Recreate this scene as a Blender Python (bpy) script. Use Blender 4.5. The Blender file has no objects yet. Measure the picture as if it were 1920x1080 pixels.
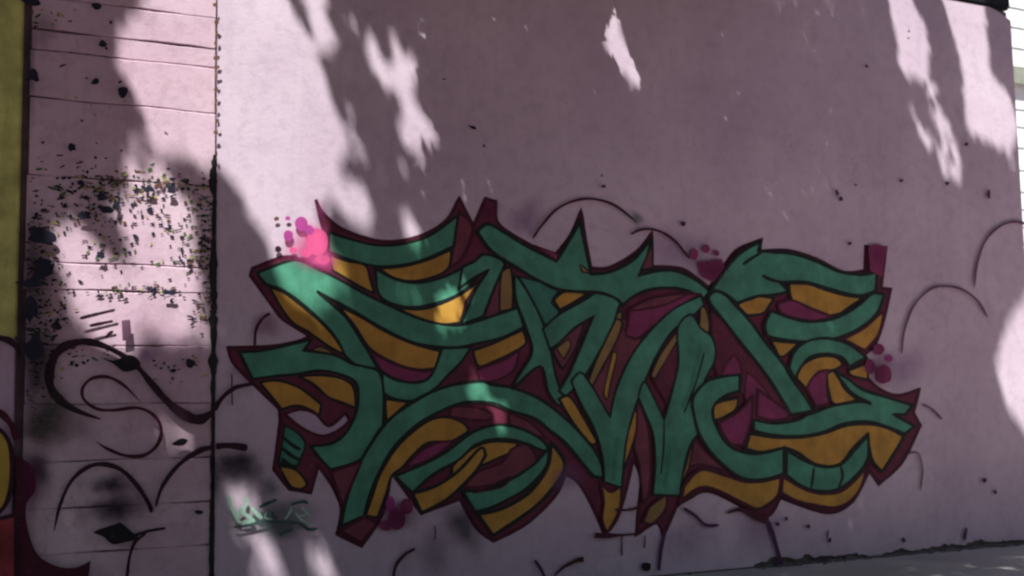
import bpy, bmesh, math, random
import numpy as np
from mathutils import Matrix, Vector
from mathutils.geometry import tessellate_polygon

random.seed(7)
RNG = np.random.default_rng(11)
scene = bpy.context.scene
COL = scene.collection

# ------------------------------------------------------------------ camera
FPX, YAW, PITCH, ROLL = 2300.0, 26.8, 5.8, 1.03
CAM = Vector((-4.0025, -7.9237, 1.25))
R = Matrix.Rotation(math.radians(-YAW), 3, 'Z') @ Matrix.Rotation(math.radians(90 + PITCH), 3, 'X') @ Matrix.Rotation(math.radians(-ROLL), 3, 'Z')
cam_data = bpy.data.cameras.new('camera')
cam = bpy.data.objects.new('camera', cam_data)
COL.objects.link(cam)
cam.matrix_world = Matrix.Translation(CAM) @ R.to_4x4()
cam_data.sensor_width = 36.0
cam_data.lens = FPX / 1920 * 36.0
cam_data.clip_start = 0.05
cam_data.clip_end = 2000.0
cam_data.dof.use_dof = True            # the photograph is a soft, slightly front-focused video frame
cam_data.dof.focus_distance = 3.2
cam_data.dof.aperture_fstop = 5.0
scene.camera = cam

# ------------------------------------------------------------------ sky, sun, exposure
SUN = Vector((0.35, 0.50, -1.0)).normalized()       # direction the light travels
world = bpy.data.worlds.new('World')
scene.world = world
world.use_nodes = True
wn = world.node_tree.nodes
sky = wn.new('ShaderNodeTexSky')
sky.sky_type = 'NISHITA'
sky.sun_disc = False
sky.sun_elevation = math.asin(-SUN.z)
sky.sun_rotation = math.atan2(-SUN.x, -SUN.y)
bg = wn['Background']
bg.inputs['Strength'].default_value = 0.05
world.node_tree.links.new(sky.outputs['Color'], bg.inputs['Color'])

sun_data = bpy.data.lights.new('sun', 'SUN')
sun_data.energy = 5.0
sun_data.angle = math.radians(0.55)
sun_data.color = (0.955, 1.0, 0.955)
sun = bpy.data.objects.new('sun', sun_data)
sun.rotation_euler = SUN.to_track_quat('-Z', 'Y').to_euler()
sun.location = (-6, -9, 16)
COL.objects.link(sun)

scene.view_settings.view_transform = 'Standard'
scene.view_settings.look = 'None'
scene.view_settings.exposure = 0.8
scene.view_settings.gamma = 1.0
scene.view_settings.use_curve_mapping = False

# ------------------------------------------------------------------ helpers
def W(px, py):
    """where a point of the photograph lies on the wall plane y = 0, in metres (x, z)"""
    r = R @ Vector(((px - 960) / FPX, (540 - py) / FPX, -1.0))
    t = -CAM.y / r.y
    return (CAM.x + r.x * t, CAM.z + r.z * t)

ORIG = {'A': (420, 360, 3), 'B': (420, 680, 3), 'C': (860, 360, 3), 'D': (860, 680, 3), 'E': (1280, 400, 3),
        'F': (1280, 680, 3), 'K': (0, 620, 2.348), 'M': (900, 460, 4.5), 'N': (1140, 540, 4.5), 'O': (1140, 760, 4.5), 'P': (0, 0, 1), 'Z': (1012, 360, 1.5656), 'T': (380, 840, 5.4)}

def pts_px(tag, pts):
    ox, oy, s = ORIG[tag]
    return [(ox + p[0] / s, oy + p[1] / s) + ((1,) if len(p) > 2 else ()) for p in pts]

def catmull(pts, closed=True, n=6):
    """smooth curve through the points; a third entry marks a sharp corner"""
    out = []
    N = len(pts)
    segs = N if closed else N - 1
    for i in range(segs):
        p1, p2 = pts[i], pts[(i + 1) % N]
        c1, c2 = len(p1) > 2, len(p2) > 2
        p0 = pts[(i - 1) % N] if (closed or i > 0) else p1
        p3 = pts[(i + 2) % N] if (closed or i + 2 < N) else p2
        if c1: p0 = p1
        if c2: p3 = p2
        for k in range(n):
            t = k / n
            q = []
            for a in (0, 1):
                m1 = 0.5 * (p2[a] - p0[a]); m2 = 0.5 * (p3[a] - p1[a])
                h = (2*t**3 - 3*t**2 + 1) * p1[a] + (t**3 - 2*t**2 + t) * m1 + (-2*t**3 + 3*t**2) * p2[a] + (t**3 - t**2) * m2
                q.append(h)
            out.append(tuple(q))
    if not closed: out.append((pts[-1][0], pts[-1][1]))
    return out

def mesh_obj(name, verts, faces, mats, parent=None, mat_idx=None, smooth=False):
    me = bpy.data.meshes.new(name)
    me.from_pydata(verts, [], faces)
    for m in mats: me.materials.append(m)
    if mat_idx: me.polygons.foreach_set('material_index', mat_idx)
    if smooth: me.polygons.foreach_set('use_smooth', [True] * len(faces))
    me.update()
    o = bpy.data.objects.new(name, me)
    COL.objects.link(o)
    if parent: o.parent = parent
    return o

def bm_obj(name, bm, mat, parent=None, smooth=False):
    me = bpy.data.meshes.new(name)
    bm.normal_update()
    bm.to_mesh(me); bm.free()
    me.materials.append(mat)
    if smooth: me.polygons.foreach_set('use_smooth', [True] * len(me.polygons))
    o = bpy.data.objects.new(name, me)
    COL.objects.link(o)
    if parent: o.parent = parent
    return o

def empty(name, loc, label, cat, group=None):
    o = bpy.data.objects.new(name, None)
    o.empty_display_size = 0.2
    o['label'] = label; o['category'] = cat
    if group: o['group'] = group
    COL.objects.link(o)
    o.location = loc
    return o

def attach(o, root):
    o.parent = root
    o.matrix_parent_inverse = Matrix.Translation(root.location).inverted()
    return o

def box_bm(x0, x1, y0, y1, z0, z1, bev=0.0, seg=1):
    bm = bmesh.new()
    bmesh.ops.create_cube(bm, size=1.0)
    for v in bm.verts:
        v.co = Vector(((x0 + x1) / 2 + v.co.x * (x1 - x0), (y0 + y1) / 2 + v.co.y * (y1 - y0), (z0 + z1) / 2 + v.co.z * (z1 - z0)))
    if bev: bmesh.ops.bevel(bm, geom=bm.edges[:], offset=bev, segments=seg, affect='EDGES')
    return bm

# ------------------------------------------------------------------ materials
def nd(nt, kind, loc=(0, 0)):
    return nt.nodes.new(kind)

def base_mat(name, rough=0.85):
    m = bpy.data.materials.new(name)
    m.use_nodes = True
    nt = m.node_tree
    b = nt.nodes['Principled BSDF']
    b.inputs['Roughness'].default_value = rough
    b.inputs['Specular IOR Level'].default_value = 0.25
    return m, nt, b

def ramp(nt, src, stops):
    r = nd(nt, 'ShaderNodeValToRGB')
    el = r.color_ramp.elements
    while len(el) < len(stops): el.new(0.5)
    for e, (p, c) in zip(el, stops):
        e.position = p
        e.color = (c[0], c[1], c[2], 1) if not isinstance(c, (int, float)) else (c, c, c, 1)
    nt.links.new(src, r.inputs['Fac'])
    return r.outputs['Color']

def noise(nt, scale, detail=6, rough=0.6, stretch=None, out='Fac'):
    tc = nd(nt, 'ShaderNodeTexCoord')
    n = nd(nt, 'ShaderNodeTexNoise')
    n.inputs['Scale'].default_value = scale
    n.inputs['Detail'].default_value = detail
    n.inputs['Roughness'].default_value = rough
    g = nd(nt, 'ShaderNodeNewGeometry')
    if stretch:
        mp = nd(nt, 'ShaderNodeMapping')
        mp.inputs['Scale'].default_value = stretch
        nt.links.new(g.outputs['Position'], mp.inputs['Vector'])
        nt.links.new(mp.outputs['Vector'], n.inputs['Vector'])
    else:
        nt.links.new(g.outputs['Position'], n.inputs['Vector'])
    nt.nodes.remove(tc)
    return n.outputs[out]

def mix(nt, fac, a, b, mode='MIX'):
    m = nd(nt, 'ShaderNodeMix')
    m.data_type = 'RGBA'; m.blend_type = mode
    for val, idx in ((fac, 0), (a, 6), (b, 7)):
        if isinstance(val, (int, float)): m.inputs[idx].default_value = val
        elif isinstance(val, tuple): m.inputs[idx].default_value = (val[0], val[1], val[2], 1)
        else: nt.links.new(val, m.inputs[idx])
    return m.outputs[2]

def bump(nt, b, src, strength, dist=0.01):
    n = nd(nt, 'ShaderNodeBump')
    n.inputs['Strength'].default_value = strength
    n.inputs['Distance'].default_value = dist
    nt.links.new(src, n.inputs['Height'])
    nt.links.new(n.outputs['Normal'], b.inputs['Normal'])

def plaster_mat(name, c0, c1, stain, stain_amt=0.35):
    m, nt, b = base_mat(name, 0.9)
    big = noise(nt, 0.9, 5, 0.55)
    col = mix(nt, ramp(nt, big, [(0.35, 0.0), (0.68, 1.0)]), c0, c1)
    blot = noise(nt, 3.2, 9, 0.68, (1.0, 1.0, 0.7))
    col = mix(nt, ramp(nt, blot, [(0.56, 0.0), (0.80, stain_amt)]), col, stain)
    streak = noise(nt, 6.0, 5, 0.6, (2.2, 1.0, 0.18))
    col = mix(nt, ramp(nt, streak, [(0.55, 0.0), (0.85, 0.22)]), col, stain)
    mid = noise(nt, 9.0, 7, 0.7)
    col = mix(nt, ramp(nt, mid, [(0.42, 0.16), (0.5, 0.0), (0.6, 0.0), (0.74, 0.22)]), col, stain)
    patch = noise(nt, 1.7, 2, 0.4, (0.6, 1.0, 1.3))
    col = mix(nt, ramp(nt, patch, [(0.52, 0.0), (0.55, 0.16)]), col, (c1[0] * 0.8, c1[1] * 0.74, c1[2] * 0.82))
    vo = nd(nt, 'ShaderNodeTexVoronoi'); vo.feature = 'DISTANCE_TO_EDGE'; vo.inputs['Scale'].default_value = 1.1
    geo = nd(nt, 'ShaderNodeNewGeometry'); wv = nd(nt, 'ShaderNodeVectorMath'); wv.operation = 'MULTIPLY_ADD'
    nt.links.new(noise(nt, 4.0, 5, 0.65, None, 'Color'), wv.inputs[0]); wv.inputs[1].default_value = (0.5, 0.5, 0.5); nt.links.new(geo.outputs['Position'], wv.inputs[2])
    nt.links.new(wv.outputs[0], vo.inputs['Vector'])
    crack = ramp(nt, vo.outputs['Distance'], [(0.0, 0.6), (0.006, 0.0)])
    cm = nd(nt, 'ShaderNodeMath'); cm.operation = 'MULTIPLY'
    nt.links.new(crack, cm.inputs[0]); nt.links.new(ramp(nt, noise(nt, 0.8, 3, 0.5), [(0.5, 0.0), (0.62, 0.8)]), cm.inputs[1])
    col = mix(nt, cm.outputs[0], col, stain)
    fine = noise(nt, 55, 4, 0.7)
    col = mix(nt, ramp(nt, fine, [(0.66, 0.0), (0.80, 0.35)]), col, stain)
    nt.links.new(col, b.inputs['Base Color'])
    bump(nt, b, noise(nt, 26, 8, 0.7), 0.4, 0.007)
    return m

def paint_mat(name, c, var=0.35, rough=0.6, dark=None):
    m, nt, b = base_mat(name, rough)
    n1 = noise(nt, 5.0, 6, 0.6)
    lo = tuple(v * (1 - var) for v in c); hi = tuple(min(1, v * (1 + var * 0.6)) for v in c)
    col = ramp(nt, n1, [(0.3, lo), (0.72, hi)])
    streak = noise(nt, 7.0, 5, 0.65, (1.6, 1.0, 0.35))
    col = mix(nt, ramp(nt, streak, [(0.35, 0.30), (0.5, 0.0), (0.62, 0.0), (0.8, 0.30)]), col, tuple(v * 0.45 + 0.01 for v in c))
    wear = noise(nt, 34, 6, 0.7)
    col = mix(nt, ramp(nt, wear, [(0.60, 0.0), (0.78, 0.32)]), col, (0.42, 0.33, 0.37))
    nt.links.new(col, b.inputs['Base Color'])
    bump(nt, b, noise(nt, 40, 6, 0.7), 0.2, 0.004)
    return m

def soft_mat(name, c):
    """sprayed paint that thins out towards the edge of the cloud"""
    m, nt, b = base_mat(name, 0.8)
    b.inputs['Base Color'].default_value = (c[0], c[1], c[2], 1)
    at = nd(nt, 'ShaderNodeAttribute'); at.attribute_name = 'spray'
    n = noise(nt, 14, 6, 0.7)
    mul = nd(nt, 'ShaderNodeMath'); mul.operation = 'MULTIPLY'
    nt.links.new(at.outputs['Fac'], mul.inputs[0])
    nt.links.new(ramp(nt, n, [(0.25, 0.55), (0.7, 1.0)]), mul.inputs[1])
    nt.links.new(mul.outputs[0], b.inputs['Alpha'])
    return m

M = {}
M['plaster'] = plaster_mat('plaster', (0.565, 0.425, 0.52), (0.695, 0.55, 0.635), (0.30, 0.21, 0.27))
M['board'] = plaster_mat('board_paint', (0.58, 0.375, 0.465), (0.71, 0.53, 0.60), (0.22, 0.11, 0.14), 0.5)
M['core'] = plaster_mat('raw_concrete', (0.12, 0.105, 0.105), (0.22, 0.19, 0.19), (0.04, 0.035, 0.035))
M['joint'] = paint_mat('dirty_joint', (0.16, 0.10, 0.12), 0.4)
M['gap'] = paint_mat('dark_gap', (0.018, 0.014, 0.018), 0.3)
M['green'] = paint_mat('green_paint', (0.085, 0.31, 0.20), 0.38)
M['greendark'] = paint_mat('deep_green_paint', (0.06, 0.24, 0.165), 0.35)
M['orange'] = paint_mat('orange_paint', (0.56, 0.29, 0.05), 0.32)
M['amber'] = paint_mat('dull_amber_paint', (0.34, 0.20, 0.07), 0.3)
M['maroon'] = paint_mat('maroon_paint', (0.15, 0.022, 0.05), 0.35)
M['magenta'] = paint_mat('plum_paint', (0.26, 0.035, 0.12), 0.3)
M['brown'] = paint_mat('red_brown_paint', (0.20, 0.045, 0.07), 0.3)
M['line'] = paint_mat('black_green_line', (0.010, 0.016, 0.014), 0.2)
M['mline'] = paint_mat('maroon_line', (0.075, 0.008, 0.024), 0.25)
M['pline'] = paint_mat('purple_line', (0.085, 0.02, 0.085), 0.3)
M['tline'] = paint_mat('thin_plum_line', (0.17, 0.08, 0.13), 0.3)
M['swirl'] = paint_mat('black_plum_line', (0.035, 0.008, 0.020), 0.3)
M['pink'] = paint_mat('hot_pink_paint', (0.74, 0.10, 0.27), 0.25)
M['violet'] = paint_mat('violet_pink_paint', (0.45, 0.06, 0.28), 0.25)
M['black'] = paint_mat('black_soot', (0.012, 0.009, 0.012), 0.3)
M['lilac'] = paint_mat('lilac_paint', (0.52, 0.36, 0.48), 0.15)
M['mint'] = paint_mat('pale_mint_paint', (0.40, 0.60, 0.48), 0.25)
M['slate'] = paint_mat('slate_green_paint', (0.06, 0.10, 0.10), 0.3)
M['red'] = paint_mat('red_paint', (0.32, 0.04, 0.05), 0.6)
M['yellow'] = paint_mat('mustard_paint', (0.50, 0.33, 0.05), 0.25)
M['navy'] = paint_mat('navy_chip', (0.018, 0.016, 0.035), 0.3)
M['ochre'] = paint_mat('ochre_chip', (0.40, 0.35, 0.12), 0.3)
M['moss'] = paint_mat('moss_chip', (0.08, 0.16, 0.05), 0.3)
M['rust'] = paint_mat('rust_chip', (0.16, 0.075, 0.05), 0.3)
M['post'] = paint_mat('yellow_green_post_paint', (0.60, 0.58, 0.18), 0.45)
M['coping'] = paint_mat('black_coping', (0.010, 0.010, 0.013), 0.3)
M['siding'] = paint_mat('white_siding', (0.82, 0.82, 0.84), 0.06)
M['ledge'] = paint_mat('grey_ledge', (0.30, 0.30, 0.25), 0.2)
M['soft_black'] = soft_mat('soot_spray', (0.02, 0.012, 0.02))
M['soft_pink'] = soft_mat('pink_spray', (0.70, 0.10, 0.30))
M['soft_plum'] = soft_mat('plum_spray', (0.18, 0.02, 0.09))
M['soft_violet'] = soft_mat('violet_spray', (0.30, 0.14, 0.33))
M['soft_slate'] = soft_mat('slate_spray', (0.10, 0.14, 0.13))
M['soft_grey'] = soft_mat('buffed_grey_spray', (0.34, 0.30, 0.33))
M['soft_moss'] = soft_mat('moss_spray', (0.035, 0.04, 0.022))

def ground_mat(name, lo, hi):
    m, nt, b = base_mat(name, 0.9)
    col = ramp(nt, noise(nt, 1.3, 8, 0.6), [(0.3, lo), (0.7, hi)])
    col = mix(nt, ramp(nt, noise(nt, 60, 4, 0.7), [(0.55, 0.0), (0.75, 0.5)]), col, (0.12, 0.11, 0.11))
    nt.links.new(col, b.inputs['Base Color'])
    bump(nt, b, noise(nt, 45, 6, 0.7), 0.4, 0.01)
    return m
M['ground'] = ground_mat('grey_pavement', (0.38, 0.325, 0.305), (0.54, 0.465, 0.44))
M['added_street'] = ground_mat('red_brown_bounce_ground', (0.25, 0.155, 0.16), (0.36, 0.235, 0.24))

def leaf_mat():
    m, nt, b = base_mat('leaf', 0.5)
    col = ramp(nt, noise(nt, 2.0, 3), [(0.3, (0.035, 0.075, 0.018)), (0.7, (0.085, 0.14, 0.035))])
    nt.links.new(col, b.inputs['Base Color'])
    return m
M['leaf'] = leaf_mat()
M['bark'] = paint_mat('bark', (0.10, 0.07, 0.05), 0.4, 0.9)

# ------------------------------------------------------------------ the setting
bm = bmesh.new()
S = 150
vs = [bm.verts.new((x, y, 0)) for x, y in ((-S, -S), (S, -S), (S, S), (-S, S))]
bm.faces.new(vs)
g = bm_obj('pavement', bm, M['ground'])
g['kind'] = 'structure'
bm = bmesh.new()
vs = [bm.verts.new(c) for c in ((-S, -60, 0.004), (S, -60, 0.004), (S, -2.6, 0.004), (-S, -2.6, 0.004))]
bm.faces.new(vs)
g2 = bm_obj('added_street', bm, M['added_street'])  # unseen ground sheet added to bounce warm light onto the shaded wall
g2['kind'] = 'structure'

TOP = 4.945
XL, XS, XR = -3.345, -2.152, 5.325       # post edge, seam, free end of the wall

# plastered wall ----------------------------------------------------
wall = empty('plastered_wall', (1.6, 0.1, 0), 'long mauve plastered wall covered by the big green and orange graffiti', 'wall')
attach(bm_obj('concrete_core', box_bm(XS + 0.006, XR - 0.02, 0.03, 0.30, 0, TOP - 0.01), M['core']), wall)
# plaster coat with a crumbled lower edge
n = 260
front = []
for i in range(n + 1):
    x = XS + 0.004 + (XR - XS - 0.004) * i / n
    z = 0.034 + 0.010 * math.sin(x * 3.1) + random.uniform(-0.010, 0.010)
    for cx, w, d in ((3.05, 0.10, 0.03), (3.32, 0.09, -0.05), (3.62, 0.06, 0.05), (4.1, 0.12, 0.03), (4.55, 0.10, 0.035), (2.32, 0.09, 0.07), (2.62, 0.05, 0.05), (1.7, 0.2, 0.04)):
        z += 0.6 * d * math.exp(-((x - cx) / w) ** 2)
    if x < 2.1: z = 0.012
    front.append((x, max(0.012, z)))
verts, faces = [], []
rows = 2
for (x, z) in front:
    zt = TOP
    e = x - (XR - 0.30)
    if e > 0: zt = TOP - 0.10 * (e / 0.30) ** 1.6
    verts += [(x, 0.0, z), (x, 0.0, zt), (x, 0.03, z), (x, 0.03, zt)]
for i in range(n):
    a, b_ = 4 * i, 4 * i + 4
    faces += [(a, b_, b_ + 1, a + 1), (a, a + 2, b_ + 2, b_), (a + 1, b_ + 1, b_ + 3, a + 3)]
faces += [(0, 1, 3, 2), (4 * n, 4 * n + 2, 4 * n + 3, 4 * n + 1)]
attach(mesh_obj('plaster_coat', verts, faces, [M['plaster']]), wall)
cp = box_bm(XS - 0.01, XR + 0.0, -0.015, 0.33, TOP + 0.004, TOP + 0.14, 0.02, 2)
attach(bm_obj('coping', cp, M['coping']), wall)

# crumbs along the foot of the wall
bm = bmesh.new()
for k in range(420):
    x = random.uniform(2.1, 5.3); r = random.uniform(0.004, 0.018) * (1.6 if random.random() < 0.1 else 1)
    mat = Matrix.Translation((x, -abs(random.gauss(0, 0.035)) - 0.002, r * 0.4)) @ Matrix.Rotation(random.uniform(0, 6), 4, 'Z') @ Matrix.Diagonal((r * random.uniform(0.7, 1.8), r, r * 0.8, 1))
    bmesh.ops.create_icosphere(bm, subdivisions=1, radius=1, matrix=mat)
for v in bm.verts: v.co += Vector((random.uniform(-1, 1), random.uniform(-1, 1), random.uniform(-1, 1))) * 0.002
rub = bm_obj('rubble', bm, M['core'])
rub['kind'] = 'stuff'; rub['label'] = 'dark crumbled plaster lying along the foot of the wall'; rub['category'] = 'rubble'

# wall of boards ------------------------------------------------------
bwall = empty('board_wall', ((XL + XS) / 2, 0.1, 0), 'narrow pink wall of horizontal boards with flaking paint left of the graffiti', 'wall')
attach(bm_obj('backing', box_bm(XL - 0.08, XS + 0.004, 0.016, 0.30, 0, TOP), M['joint']), bwall)
levels = [-175, -60, 12, 71, 109, 196, 338, 496, 546, 648, 757, 862, 948, 1032, 1110]
zs = [W(225, y)[1] for y in levels] + [0.0]
zs[0] = TOP
for i in range(len(zs) - 1):
    zt, zb = zs[i], zs[i + 1]
    nseg = 24
    x0 = XL + 0.045 + random.uniform(-0.012, 0.012); x1 = XS - 0.012 + random.uniform(-0.003, 0.003)
    yo = random.uniform(-0.003, 0.004)
    gp = random.uniform(0.001, 0.003)
    ph = random.uniform(0, 6)
    bm = bmesh.new()
    ring = []
    for k in range(nseg + 1):
        x = x0 + (x1 - x0) * k / nseg
        wob = lambda q: 0.0035 * math.sin(x * 9 + q) + random.uniform(-0.0015, 0.0015)
        open_l = 0.007 * (zt > 2.9) * max(0, 1 - (x - x0) / 0.55)
        t = zt - gp - open_l * 0.6 + wob(ph); b_ = zb + gp + open_l * 0.4 + wob(ph + 2)
        ring.append([bm.verts.new(c) for c in ((x, yo + 0.006, b_), (x, yo, b_ + 0.006), (x, yo, t - 0.006), (x, yo + 0.006, t), (x, 0.015, t), (x, 0.015, b_))])
    for k in range(nseg):
        for q in range(6):
            p, s = ring[k], ring[k + 1]
            bm.faces.new((p[q], s[q], s[(q + 1) % 6], p[(q + 1) % 6]))
    bm.faces.new(ring[0]); bm.faces.new(ring[-1][::-1])
    bmesh.ops.recalc_face_normals(bm, faces=bm.faces[:])
    attach(bm_obj('board', bm, M['board']), bwall)

# post -----------------------------------------------------------------
post = empty('painted_post', (-3.8, 0.1, 0), 'square yellow-green post at the left edge, its foot sprayed with graffiti', 'post')
zsplit = W(20, 634)[1]
attach(bm_obj('upper_shaft', box_bm(-4.3, XL, -0.02, 0.28, zsplit, TOP, 0.012, 2), M['post']), post)
attach(bm_obj('foot', box_bm(-4.3, XL - 0.004, -0.018, 0.28, 0, zsplit - 0.001, 0.01, 2), M['lilac']), post)

# ------------------------------------------------------------------ paint on the walls
LAYER = {'n': 0}
STEP = 0.00009
def next_y(base=0.0):
    LAYER['n'] += 1
    return base - 0.0006 - LAYER['n'] * STEP

def ribbon(curve, widths, y, closed, jitter=0.12):
    """flat painted line, widths in photo pixels at each point"""
    v, f = [], []
    N = len(curve)
    ph = random.uniform(0, 6)
    for i, p in enumerate(curve):
        a = curve[(i - 1) % N] if (closed or i > 0) else p
        c = curve[(i + 1) % N] if (closed or i < N - 1) else p
        d1 = Vector((p[0] - a[0], p[1] - a[1])); d2 = Vector((c[0] - p[0], c[1] - p[1]))
        d1 = d1.normalized() if d1.length > 1e-6 else d2.normalized()
        d2 = d2.normalized() if d2.length > 1e-6 else d1
        t = d1 + d2
        t = t.normalized() if t.length > 0.25 else d1
        nrm = Vector((-t.y, t.x))
        w = widths[i] if isinstance(widths, list) else widths
        w *= 0.5 * (1 + jitter * math.sin(i * 0.55 + ph) + random.uniform(-0.04, 0.04))
        m = 1 / max(0.55, t.dot(d1))
        for s in (-1, 1):
            q = W(p[0] + nrm.x * w * s * m, p[1] + nrm.y * w * s * m)
            v.append((q[0], y - i * 2e-7, q[1]))
    for i in range(N if closed else N - 1):
        j = (i + 1) % N
        f.append((2 * i, 2 * i + 1, 2 * j + 1, 2 * j))
    return v, f

def paint(name, tag, pts, fill, parent, line='line', lw=9, base=0.0, smooth=True, label=None):
    px = pts_px(tag, pts)
    cv = catmull(px, True, 6) if smooth else [(p[0], p[1]) for p in px]
    y = next_y(base)
    v = [(q[0], y, q[1]) for q in (W(*p) for p in cv)]
    tri = tessellate_polygon([[Vector((a[0], a[2], 0)) for a in v]])
    f = [tuple(t) for t in tri]
    idx = [0] * len(f)
    mats = [M[fill]]
    if line:
        v2, f2 = ribbon(cv, lw, next_y(base), True)
        o = len(v)
        v += v2; f += [tuple(a + o for a in q) for q in f2]
        idx += [1] * len(f2)
        mats.append(M[line])
    ob = mesh_obj(name, v, f, mats, None, idx)
    if label: ob['label'] = label
    if parent: attach(ob, parent) if parent.type == 'EMPTY' else setattr(ob, 'parent', parent)
    return ob

def stroke(name, tag, pts, mat, parent, w=9, base=0.0, taper=True, label=None, widths=None):
    px = pts_px(tag, pts)
    cv = catmull(px, False, 7)
    N = len(cv)
    ws = []
    for i in range(N):
        t = i / (N - 1)
        if widths:
            k = t * (len(widths) - 1); a = int(min(k, len(widths) - 2)); q = widths[a] + (widths[a + 1] - widths[a]) * (k - a)
        else: q = w
        if taper: q *= min(1.0, 0.35 + min(t, 1 - t) * 9)
        ws.append(q)
    v, f = ribbon(cv, ws, next_y(base), False)
    ob = mesh_obj(name, v, f, [M[mat]])
    if label: ob['label'] = label
    attach(ob, parent) if parent.type == 'EMPTY' else setattr(ob, 'parent', parent)
    return ob

def spray(name, cx, cy, rx, ry, mat, parent, rot=0.0, base=0.0, amt=1.0, label=None):
    y = next_y(base)
    v, f, fade = [], [], []
    rings, seg = 6, 22
    q = W(cx, cy); v.append((q[0], y, q[1])); fade.append(amt)
    ph = [random.uniform(0, 6) for _ in range(3)]
    for r in range(1, rings + 1):
        for s in range(seg):
            a = s / seg * 2 * math.pi
            k = r / rings * (1 + 0.13 * math.sin(2 * a + ph[0]) + 0.10 * math.sin(3 * a + ph[1]) + 0.06 * math.sin(5 * a + ph[2]))
            dx, dy = rx * k * math.cos(a), ry * k * math.sin(a)
            q = W(cx + dx * math.cos(rot) - dy * math.sin(rot), cy + dx * math.sin(rot) + dy * math.cos(rot))
            v.append((q[0], y, q[1]))
            t = 1 - r / rings
            fade.append(amt * t * t * (3 - 2 * t))
    for s in range(seg):
        f.append((0, 1 + s, 1 + (s + 1) % seg))
        for r in range(rings - 1):
            a, b_ = 1 + r * seg + s, 1 + r * seg + (s + 1) % seg
            f.append((a, a + seg, b_ + seg, b_))
    ob = mesh_obj(name, v, f, [M[mat]])
    at = ob.data.attributes.new('spray', 'FLOAT', 'POINT')
    at.data.foreach_set('value', fade)
    if label: ob['label'] = label
    attach(ob, parent) if parent.type == 'EMPTY' else setattr(ob, 'parent', parent)
    return ob

def blob_pts(cx, cy, rx, ry, n=9, jag=0.3, rot=0.0):
    out = []
    for i in range(n):
        a = 2 * math.pi * i / n
        k = 1 + random.uniform(-jag, jag)
        dx, dy = rx * k * math.cos(a), ry * k * math.sin(a)
        out.append((cx + dx * math.cos(rot) - dy * math.sin(rot), cy + dx * math.sin(rot) + dy * math.cos(rot)))
    return out

# clouds of older spray and buffed paint under the lettering
for (x, y, rx, ry, m, a) in ((985, 410, 55, 45, 'soft_violet', 0.5),
                             (1270, 470, 90, 60, 'soft_violet', 0.35), (1420, 990, 60, 70, 'soft_violet', 0.35), (1690, 690, 60, 60, 'soft_violet', 0.4),
                             (1290, 1010, 80, 60, 'soft_violet', 0.3), (455, 690, 40, 45, 'soft_violet', 0.55)):
    spray('sprayed_haze', x, y, rx, ry, m, wall, amt=a)

# the big graffiti: its maroon silhouette carries the strokes
sil = [(428, 652, 1), (500, 650), (560, 640), (580, 630, 1), (533, 600), (510, 573), (470, 517, 1), (473, 503, 1), (530, 483), (563, 486), (600, 500), (640, 480), (610, 440), (592, 374, 1),
       (602, 396), (637, 427), (687, 447), (737, 453), (787, 443), (837, 413), (861, 372, 1), (888, 425, 1), (910, 372, 1), (929, 378, 1), (932, 415), (960, 440), (1000, 462), (1040, 480, 1), (1070, 440), (1089, 396, 1),
       (1098, 450), (1107, 503, 1), (1143, 501), (1193, 473), (1222, 436, 1), (1222, 500, 1), (1260, 501), (1290, 510), (1330, 540, 1), (1357, 500), (1380, 470), (1427, 450, 1), (1424, 472, 1), (1480, 470), (1530, 486), (1580, 510), (1622, 508, 1),
       (1623, 462, 1), (1660, 465, 1), (1652, 540, 1), (1669, 543, 1), (1657, 600), (1640, 645), (1621, 665, 1), (1625, 708, 1), (1650, 730), (1682, 742), (1723, 730, 1), (1712, 773, 1), (1725, 797, 1), (1690, 868), (1648, 907, 1),
       (1630, 882, 1), (1613, 915), (1593, 945), (1563, 960), (1525, 956), (1462, 932, 1), (1452, 955), (1438, 967), (1410, 963), (1380, 943), (1325, 921), (1290, 935), (1268, 950, 1), (1243, 1005, 1), (1230, 980), (1193, 1002, 1), (1196, 960), (1202, 900), (1187, 860, 1),
       (1168, 940), (1155, 975), (1133, 1003, 1), (1118, 965), (1100, 930), (1080, 900), (1060, 890, 1), (1040, 930), (987, 982), (925, 1014, 1), (893, 990), (863, 935, 1), (790, 963, 1), (770, 935), (733, 885, 1), (716, 965), (678, 1024, 1), (632, 1001, 1),
       (640, 953), (625, 915), (596, 872, 1), (582, 924, 1), (543, 917, 1), (513, 880, 1), (526, 787, 1), (523, 767, 1), (473, 717), (437, 680)]
G = paint('graffiti_lettering', 'P', sil, 'maroon', wall, 'mline', 7, label='large interlocking green and orange graffiti letters outlined in black and maroon')

def green(tag, pts, lw=8, m='green', line='line'): return paint('green_stroke', tag, pts, m, G, line, lw * 0.72)
def orange(tag, pts, lw=5, m='orange', line='line'): return paint('orange_side', tag, pts, m, G, line, lw)
def plum(tag, pts, m='magenta', lw=5): return paint('plum_shadow', tag, pts, m, G, 'mline', lw)

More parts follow.
